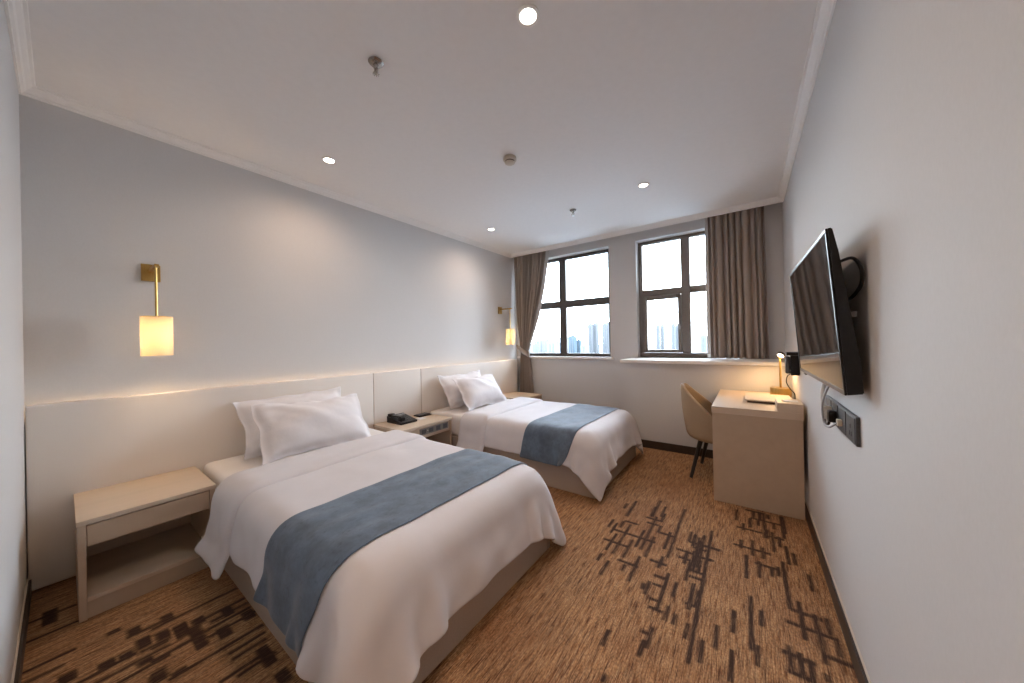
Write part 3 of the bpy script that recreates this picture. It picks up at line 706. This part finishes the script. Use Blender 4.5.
lx_, ly_ = 3.312, 3.79
dl = thing('desk_lamp', 'slim brass desk lamp with lit tilted head', 'desk lamp', (lx_, ly_, DZ))
bobj('base', lathe([(0,.001),(.072,.001),(.074,.004),(.074,.072),(.071,.076),(0,.076)], (lx_, ly_, DZ), n=36), M['brass'], dl, True)
bobj('stem', tube([(lx_, ly_, DZ+.074), (lx_, ly_, DZ+.345)], .0085, 14), M['brass'], dl, True)
hm = Matrix.Translation((lx_+.006, ly_-.012, DZ+.362)) @ Matrix.Rotation(math.radians(-42), 4, 'X') @ Matrix.Rotation(math.radians(22), 4, 'Y')
hd2 = lathe([(.022,-.010),(.029,-.012),(.031,-.006),(.029,.010),(.022,.015),(0,.017),], (0,0,0), n=28, cap=False); bmesh.ops.transform(hd2, matrix=hm, verts=hd2.verts[:])
hd_o = bobj('lamp_head', hd2, M['brown'], dl, True)
lf = lathe([(0,-.008),(.0225,-.008),(.0225,-.005),(0,-.005)], (0,0,0), n=24); bmesh.ops.transform(lf, matrix=hm, verts=lf.verts[:])
bobj('led_face', lf, M['lamp_disc'], hd_o)
sp_ = lamp('desk_light', 'SPOT', (lx_-.012, ly_-.03, DZ+.345), DESK_W, (1.0,.62,.28), dl, spot_size=math.radians(165), spot_blend=.6, shadow_soft_size=.025)

# wall phone with cord
wp = thing('wall_telephone', 'black wall mounted handset unit beside the television', 'telephone', (3.37, 3.40, .965))
bobj('housing', box(3.345, 3.400, 3.345, 3.440, .948, 1.105, .008, 3), M['black'], wp, True)
bobj('top_cap', box(3.322, 3.400, 3.338, 3.448, 1.098, 1.124, .006, 2), M['black'], wp, True)
bobj('handset', box(3.318, 3.345, 3.360, 3.425, .958, 1.090, .010, 3), M['charcoal'], wp, True)
bobj('label_plate', box(3.312, 3.319, 3.385, 3.425, 1.050, 1.072, .001), M['grey'], wp)
bobj('badge', box(3.341, 3.3455, 3.362, 3.372, .975, .99), M['white'], wp)
cr = bobj('cord', tube(spline([(3.352,3.43,.952),(3.335,3.47,.93),(3.330,3.49,.88),(3.350,3.47,.83),(3.372,3.44,.80),(3.374,3.42,.752),(3.372,3.40,.7262)], 40), .0035, 8), M['black'], wp, True)

# ---- chair
ch = thing('desk_chair', 'tan upholstered chair with black legs pushed in at the desk', 'chair', (2.85, 3.61, 0))
cx, cy = 2.85, 3.61
seat = box(cx-.165, cx+.225, cy-.185, cy+.185, .350, .455, .045, 4)
bobj('seat', seat, M['tan'], ch, True)
nth, nz = 40, 18; P = np.zeros((nz, nth, 3))
for i in range(nz):
    t = i/(nz-1)
    for k in range(nth):
        th = math.radians(-112+224*k/(nth-1)); a = abs(th)/math.radians(112)
        topz = .455+ (.815-.455)*(1-max(0, (a-.16)/.84)**1.25)**1.0
        z = .335+(topz-.335)*t; q = (z-.335)/.48
        rx_ = .225+.050*q+.012*math.sin(PI*q); ry_ = .232-.020*q
        P[i,k] = (cx-.005-rx_*math.cos(th), cy+ry_*math.sin(th), z)
        if i == 0: P[i,k,0] = cx+(P[i,k,0]-cx)*.90; P[i,k,1] = cy+(P[i,k,1]-cy)*.90
me = grid_mesh('backrest', P); o = link('backrest', me, M['tan'], ch, True); solid(o, .030, 0.0, 1)
for (fx, fy), (tx, ty) in (((2.655,3.40),(2.735,3.475)), ((2.695,3.83),(2.770,3.745)), ((3.04,3.405),(2.975,3.475)), ((3.04,3.815),(2.975,3.745))):
    bobj('leg', tube([(fx,fy,.001),(tx,ty,.352)], [.013,.021], 14), M['black_wood'], ch, True)
bobj('leg_frame', box(2.72, 2.99, 3.46, 3.76, .330, .346, .004), M['black_wood'], ch)

# ================================================================== TELEVISION
tv = thing('television', 'large black flat television tilted on its wall bracket', 'television', (3.37, 2.11, 1.045))
TVW, TVH = .985, .557
TM = Matrix.Translation((3.340, 1.617, 1.046)) @ Matrix.Rotation(math.radians(.75), 4, 'Z') @ Matrix.Rotation(math.radians(-4.0), 4, 'Y')
def tvpart(name, bm, mat, parent, smooth=False):
    bmesh.ops.transform(bm, matrix=TM, verts=bm.verts[:]); return bobj(name, bm, mat, parent, smooth)
hs_ = prism([(.004,0),(.046,.004),(.047,.10),(.026,TVH*.86),(.018,TVH),(.004,TVH)], 'Y', 0, TVW); bmesh.ops.bevel(hs_, geom=hs_.edges[:], offset=.003, segments=2, affect='EDGES')
tvpart('housing', hs_, M['black'], tv, True)
back = box(.030, .048, .20, TVW-.20, .08, TVH*.66, .006, 3); tvpart('rear_cover', back, M['black'], tv, True)
b_ = .012
for nm, bb in (('bezel', (0, TVW, TVH-b_, TVH)), ('bezel', (0, TVW, 0, b_+.004)), ('bezel', (0, b_, b_, TVH-b_)), ('bezel', (TVW-b_, TVW, b_, TVH-b_))):
    tvpart(nm, box(0, .006, bb[0], bb[1], bb[2], bb[3], .002), M['black'], tv)
tvpart('screen', box(.002, .006, b_-.002, TVW-b_+.002, b_+.002, TVH-b_+.002), M['screen'], tv)
tvpart('sensor', box(.004, .014, TVW*.86, TVW*.86+.05, -.012, .001, .002), M['charcoal'], tv)
bobj('wall_bracket', box(W-.012, W-.0005, 1.95, 2.27, 1.22, 1.46, .002), M['black'], tv)
for y_ in (1.97, 2.23):
    bobj('bracket_arm', prism([(W-.012,1.22),(W-.012,1.50),(3.352,1.50),(3.376,1.20)], 'Y', y_, y_+.025), M['black'], tv)
bobj('cable_loop', tube(spline([(3.345,1.72,1.50),(3.372,1.66,1.50),(3.386,1.63,1.46),(3.388,1.64,1.41),(3.378,1.70,1.375),(3.375,1.78,1.37)], 36), .0055, 8), M['black'], tv, True)
bobj('jack', box(3.372, 3.388, 1.70, 1.73, 1.305, 1.325, .002), M['grey'], tv)

sk = thing('socket_panel', 'dark grey wall socket panel below the television', 'socket panel', (3.395, 2.02, .838))
bobj('plate', box(W-.012, W-.0005, 1.750, 2.290, .850, .955, .003), M['charcoal'], sk)
for k in range(4):
    yc = 1.750+.540*(k+.5)/4
    s_ = bobj('socket', box(W-.0145, W-.011, yc-.060, yc+.060, .856, .949, .002), M['charcoal'], sk)
    if k in (0,):
        for dz, dy in ((.015,0),(-.012,.013),(-.012,-.013)): bobj('pin_hole', box(W-.0155, W-.014, yc+dy-.004, yc+dy+.004, .895+dz-.008, .895+dz+.008), M['black'], s_)
pl = thing('power_plug', 'pale grey plug with cable hanging below the television', 'plug', (3.37, 2.16, .87))
bobj('plug_body', box(3.352, W-.0145, 2.128, 2.162, .868, .925, .006, 2), M['white'], pl, True)
bobj('cable', tube(spline([(3.362,2.145,.92),(3.358,2.150,.97),(3.366,2.16,1.02),(3.386,2.17,1.06)], 24), .009, 8), M['white'], pl, True)
pl = thing('power_plug', 'black plug in the dark socket panel below the television', 'plug', (3.37, 2.0, .87))
bobj('plug_body', box(3.358, W-.0145, 2.02, 2.065, .875, .925, .008, 2), M['black'], pl, True)
bobj('cable', tube(spline([(3.365,2.045,.88),(3.362,2.06,.860),(3.362,2.14,.860),(3.366,2.20,.93),(3.372,2.215,1.0),(3.388,2.21,1.06)], 30), .005, 8), M['black'], pl, True)
pl = thing('signal_cable', 'white signal cable looping from the socket panel to the television', 'cable', (3.37, 1.95, .87))
bobj('connector', box(3.372, W-.0145, 1.935, 1.965, .88, .905, .003, 2), M['cream'], pl, True)
bobj('cable', tube(spline([(3.374,1.95,.89),(3.354,1.99,.862),(3.350,2.07,.868),(3.352,2.10,.95),(3.386,2.10,1.06)], 30), .004, 8), M['grey'], pl, True)

# ================================================================== CITY BEYOND THE WINDOWS
def ray(px, py): return _f+_r*((px-512)/FPX)+_u*((341.5-py)/FPX)
def at_y(px, py, Y):
    d = ray(px, py); return CAM_POS+d*((Y-CAM_POS.y)/d.y)
gz = -70
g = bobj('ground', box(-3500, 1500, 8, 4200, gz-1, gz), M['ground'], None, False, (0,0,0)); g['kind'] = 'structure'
def building(px0, px1, ptop, Y, mat, lab, bays=2, crown_=True, depth=None, group='buildings seen through the windows'):
    a, b, t = at_y(px0, ptop, Y), at_y(px1, ptop, Y), at_y((px0+px1)/2, ptop, Y)
    x0, x1, zt = a.x, b.x, t.z; wd = x1-x0; dp = depth or wd*.8
    o = thing('building', lab, 'building', ((x0+x1)/2, Y+dp/2, gz), group)
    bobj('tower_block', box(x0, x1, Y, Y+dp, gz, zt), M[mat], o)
    for k in range(bays):
        c = x0+wd*(k+1)/(bays+1)
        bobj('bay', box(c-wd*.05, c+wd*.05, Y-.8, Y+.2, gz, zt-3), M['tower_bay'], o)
    if crown_:
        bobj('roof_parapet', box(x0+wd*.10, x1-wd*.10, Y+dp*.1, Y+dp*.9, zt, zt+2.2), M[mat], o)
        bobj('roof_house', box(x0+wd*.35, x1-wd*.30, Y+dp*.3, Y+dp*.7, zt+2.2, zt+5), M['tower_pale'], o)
    return o
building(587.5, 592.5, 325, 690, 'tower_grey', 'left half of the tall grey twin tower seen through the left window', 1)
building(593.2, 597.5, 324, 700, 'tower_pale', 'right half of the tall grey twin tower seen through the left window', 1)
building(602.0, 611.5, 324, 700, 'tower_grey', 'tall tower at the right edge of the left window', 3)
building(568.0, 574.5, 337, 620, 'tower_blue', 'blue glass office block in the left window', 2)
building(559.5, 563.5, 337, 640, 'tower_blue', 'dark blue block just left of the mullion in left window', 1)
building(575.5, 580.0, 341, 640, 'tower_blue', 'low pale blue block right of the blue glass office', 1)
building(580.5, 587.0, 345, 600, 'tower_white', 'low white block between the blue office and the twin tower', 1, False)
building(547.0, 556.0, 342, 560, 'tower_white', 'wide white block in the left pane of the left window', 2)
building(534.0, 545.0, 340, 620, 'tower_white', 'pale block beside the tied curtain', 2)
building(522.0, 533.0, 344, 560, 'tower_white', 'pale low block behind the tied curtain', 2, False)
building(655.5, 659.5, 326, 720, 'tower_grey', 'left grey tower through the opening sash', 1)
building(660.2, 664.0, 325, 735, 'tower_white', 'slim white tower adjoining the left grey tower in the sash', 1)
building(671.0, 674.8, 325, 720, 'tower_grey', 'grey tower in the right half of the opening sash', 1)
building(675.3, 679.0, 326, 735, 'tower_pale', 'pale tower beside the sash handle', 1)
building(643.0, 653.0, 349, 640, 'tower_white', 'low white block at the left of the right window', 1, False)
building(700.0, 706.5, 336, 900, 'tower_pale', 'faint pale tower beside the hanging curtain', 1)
